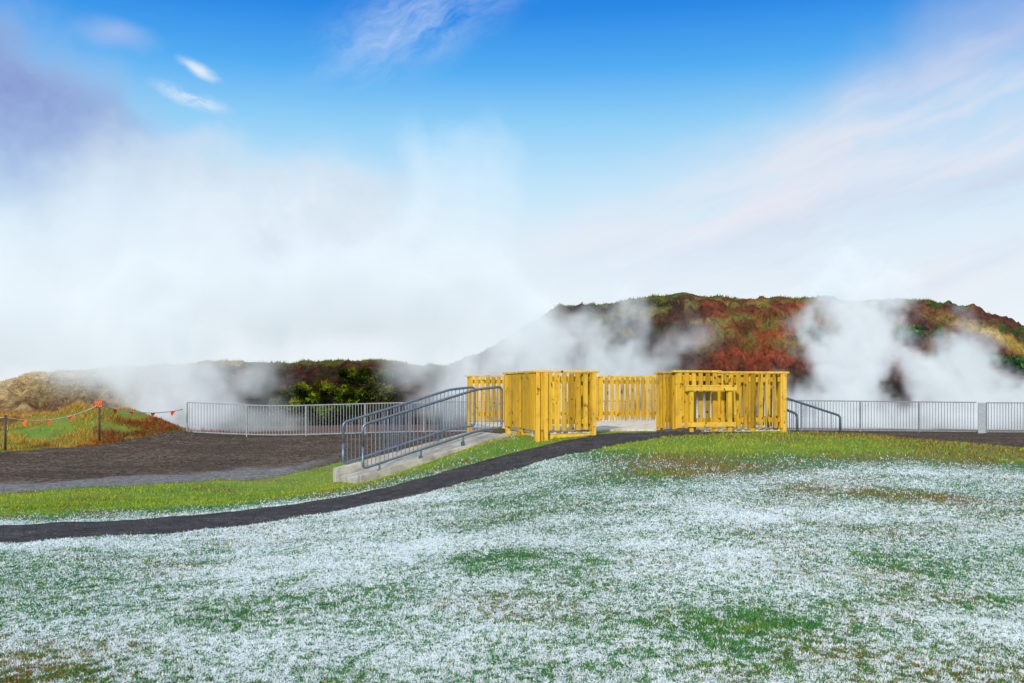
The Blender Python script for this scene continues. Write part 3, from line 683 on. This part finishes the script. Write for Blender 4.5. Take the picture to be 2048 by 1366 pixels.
steam_vol('steam_cloud',(-38,36.5,-.3),(12,46.5,16),.25,[
 ((-20,41.6,4.2),(16,3.4,4.0),.45,True,.36,.60),
 ((-9,41.6,5.8),(14,3.4,3.3),.55,True,.35,.59),
 ((-14,42,8.0),(18,3.2,4.0),.13,True,.40,.62),
 ((-1.6,41.5,4.6),(5.4,3.0,4.8),.75,True,.36,.60),
 ((-2.6,42,9.8),(5.5,3,6.5),.15,True,.42,.62),
 ((-13.6,39.6,2.2),(6.0,2.4,4.2),.70,False,.40,.62),
 ((-1.4,39.8,1.6),(3.6,2.2,3.2),.7,False,.40,.62),
 ((3.2,40.4,2.8),(7.0,2.8,4.2),.85,False,.44,.61),
 ((-12,38.3,.3),(6,1.5,1.5),.5,False,.34,.6),
 ((3,38.3,.3),(9,1.5,1.6),.7,False,.36,.58)],'broad bank of white steam drifting up from the hot spring',3.0)
steam_vol('steam_plume',(2,36.3,-.3),(29,43.5,10),.18,[
 ((14.2,40,3.3),(4.0,2.6,5.6),1.3,False,.43,.58),
 ((12.8,39.4,1.0),(4.6,2.2,2.6),1.0,False,.40,.58),
 ((17.8,39.5,1.9),(3.2,2.0,3.8),1.3,False,.42,.57),
 ((21.6,39.5,1.2),(2.6,2.0,3.2),1.2,False,.42,.57),
 ((13,38.0,.3),(15,1.5,1.5),.8,False,.34,.56)],'billowing white steam plumes rising behind the steel fence',21.0,.65)
# ---------------------------------------------------------------- world
wd=bpy.data.worlds.new('World');S.world=wd;wd.use_nodes=True;nt=wd.node_tree;nt.nodes.clear()
wd.cycles.sampling_method='MANUAL';wd.cycles.sample_map_resolution=256
out=N(nt,'ShaderNodeOutputWorld');bg=N(nt,'ShaderNodeBackground');nt.links.new(bg.outputs[0],out.inputs[0])
sky=N(nt,'ShaderNodeTexSky');sky.sky_type='NISHITA';sky.sun_disc=False;sky.sun_elevation=math.radians(27);sky.sun_rotation=math.radians(198)
tc=N(nt,'ShaderNodeTexCoord').outputs['Generated'];sx=N(nt,'ShaderNodeSeparateXYZ');nt.links.new(tc,sx.inputs[0])
az=mth(nt,'ARCTAN2',sx.outputs[0],sx.outputs[1]);el=mth(nt,'ARCSINE',sx.outputs[2])
cmb=N(nt,'ShaderNodeCombineXYZ');nt.links.new(az,cmb.inputs[0]);nt.links.new(el,cmb.inputs[1]);uv=cmb.outputs[0]
def elv(py): return math.atan((780-py)/1991)
def azv(px): return math.atan((px-1024)/1991)
cr=N(nt,'ShaderNodeValToRGB');e_=cr.color_ramp
stops=[(780,(236,243,248)),(600,(232,242,249)),(470,(218,238,250)),(360,(190,227,250)),(250,(144,207,248)),(140,(80,172,243)),(20,(32,135,230)),(-120,(36,126,218)),(-500,(150,190,226)),(-1200,(198,216,232))]
for i,(py,c) in enumerate(stops):
    ps=min(1,max(0,elv(py)/1.0))
    el_=e_.elements[i] if i<2 else e_.elements.new(ps)
    el_.position=ps;el_.color=lin4(c)
nt.links.new(mr(nt,el,0,1.0),cr.inputs[0])
base=cr.outputs[0]
wz=N(nt,'ShaderNodeTexNoise');wz.inputs['Scale'].default_value=7;wz.inputs['Detail'].default_value=4;wz.inputs['Roughness'].default_value=.6;nt.links.new(uv,wz.inputs['Vector'])
wc=N(nt,'ShaderNodeVectorMath',operation='SUBTRACT');nt.links.new(wz.outputs['Color'],wc.inputs[0]);wc.inputs[1].default_value=(.5,.5,.5)
def vnoise_w(scale,rotation,stretch,detail=4,dist=0,rough=.6):
    mp=N(nt,'ShaderNodeMapping');mp.vector_type='TEXTURE';mp.inputs['Rotation'].default_value=(0,0,rotation);mp.inputs['Scale'].default_value=(stretch,1,1)
    a=N(nt,'ShaderNodeVectorMath',operation='MULTIPLY_ADD');nt.links.new(wc.outputs[0],a.inputs[0]);a.inputs[1].default_value=(dist/scale,)*3;nt.links.new(uv,a.inputs[2])
    nt.links.new(a.outputs[0],mp.inputs[0]);return noise(nt,scale,detail,rough,mp.outputs[0],0)
def ell(px,py,rx,ry,ang,inner=0.1,warp=.03):
    a=N(nt,'ShaderNodeVectorMath',operation='MULTIPLY_ADD');nt.links.new(wc.outputs[0],a.inputs[0]);a.inputs[1].default_value=(warp*2.4,warp*2.4,0);nt.links.new(uv,a.inputs[2])
    mp=N(nt,'ShaderNodeMapping');mp.vector_type='TEXTURE';mp.inputs['Location'].default_value=(azv(px),elv(py),0);mp.inputs['Rotation'].default_value=(0,0,math.radians(ang));mp.inputs['Scale'].default_value=(rx/1991,ry/1991,1)
    nt.links.new(a.outputs[0],mp.inputs[0]);ln=N(nt,'ShaderNodeVectorMath',operation='LENGTH');nt.links.new(mp.outputs[0],ln.inputs[0])
    return mr(nt,ln.outputs['Value'],inner,1.0,1,0,True)
stA=vnoise_w(6,math.radians(17),6,5,.25,.58);stB=vnoise_w(13,math.radians(15),7,5,.4,.6);bl=vnoise_w(6,-.2,1.5,6,1.0,.62);wn=vnoise_w(26,math.radians(25),3.5,6,2.0,.68);wn2=vnoise_w(40,math.radians(-25),3,5,2,.7)
m=mth(nt,'MULTIPLY',ell(2150,320,1180,280,15,.1,.03),mr(nt,stA,.36,.60,.2,1));col=mix(nt,mth(nt,'MULTIPLY',m,.88),base,lin4((230,230,242)))
m=mth(nt,'MULTIPLY',ell(2100,330,1150,330,14,.3,.03),mr(nt,stB,.46,.62,0,.55));col=mix(nt,m,col,lin4((204,208,232)))
m=mth(nt,'MULTIPLY',ell(1850,400,1000,270,12,.3,.03),mr(nt,stA,.46,.60,0,.85));col=mix(nt,m,col,lin4((248,236,238)))
m=mth(nt,'MULTIPLY',ell(2000,120,420,110,12,.1,.05),.40);col=mix(nt,m,col,lin4((160,182,228)))
# left cloud
m=mth(nt,'MULTIPLY',ell(30,250,470,230,-22,.1,.07),mr(nt,bl,.3,.6,.5,1));col=mix(nt,m,col,lin4((172,192,230)))
m=mth(nt,'MULTIPLY',ell(10,215,400,130,-24,.1,.05),mr(nt,bl,.34,.58,.35,.9));col=mix(nt,m,col,lin4((130,150,208)))
m=mth(nt,'MULTIPLY',ell(235,108,105,38,-6,.0,.02),.6);col=mix(nt,m,col,lin4((176,196,236)))
m=mth(nt,'MULTIPLY',ell(840,45,310,120,24,.0,.02),mr(nt,wn,.38,.68,0,1));col=mix(nt,mth(nt,'MULTIPLY',m,.85),col,lin4((190,212,246)))
m=mth(nt,'MULTIPLY',ell(398,167,56,17,-26,.0,.006),mr(nt,wn2,.40,.60,.0,1));col=mix(nt,m,col,lin4((226,238,250)))
m=mth(nt,'MULTIPLY',ell(385,222,95,24,-18,.0,.010),mr(nt,wn2,.40,.60,.0,1));col=mix(nt,m,col,lin4((226,238,250)))
m=mth(nt,'MULTIPLY',ell(560,500,640,220,-4,.1,.09),mr(nt,bl,.35,.55,.4,.9));col=mix(nt,m,col,lin4((226,236,245)))
m=mth(nt,'MULTIPLY',ell(560,430,560,180,-4,.1,.09),mr(nt,bl,.48,.62,0,.6));col=mix(nt,m,col,lin4((204,219,235)))
add=N(nt,'ShaderNodeMix',data_type='RGBA',blend_type='ADD');add.inputs[0].default_value=.006
nt.links.new(col,add.inputs[6]);nt.links.new(sky.outputs[0],add.inputs[7])
nt.links.new(add.outputs[2],bg.inputs[0]);bg.inputs[1].default_value=.96
# sun
sd_=bpy.data.lights.new('sun','SUN');sd_.energy=3.9;sd_.angle=math.radians(3);sd_.color=(1,.93,.80)
so=link(bpy.data.objects.new('sun',sd_));el0=math.radians(26);azs=math.radians(198)
sv=Vector((math.sin(azs)*math.cos(el0),math.cos(azs)*math.cos(el0),math.sin(el0)));so.rotation_euler=(-sv).to_track_quat('-Z','Y').to_euler()
# camera
cd=bpy.data.cameras.new('camera');cd.lens=35;cd.sensor_width=36;cd.shift_y=97/2048;cd.clip_end=5000;cd.clip_start=.05
co=link(bpy.data.objects.new('camera',cd));co.location=(0,0,1.6);co.rotation_euler=(math.radians(90),0,0);S.camera=co
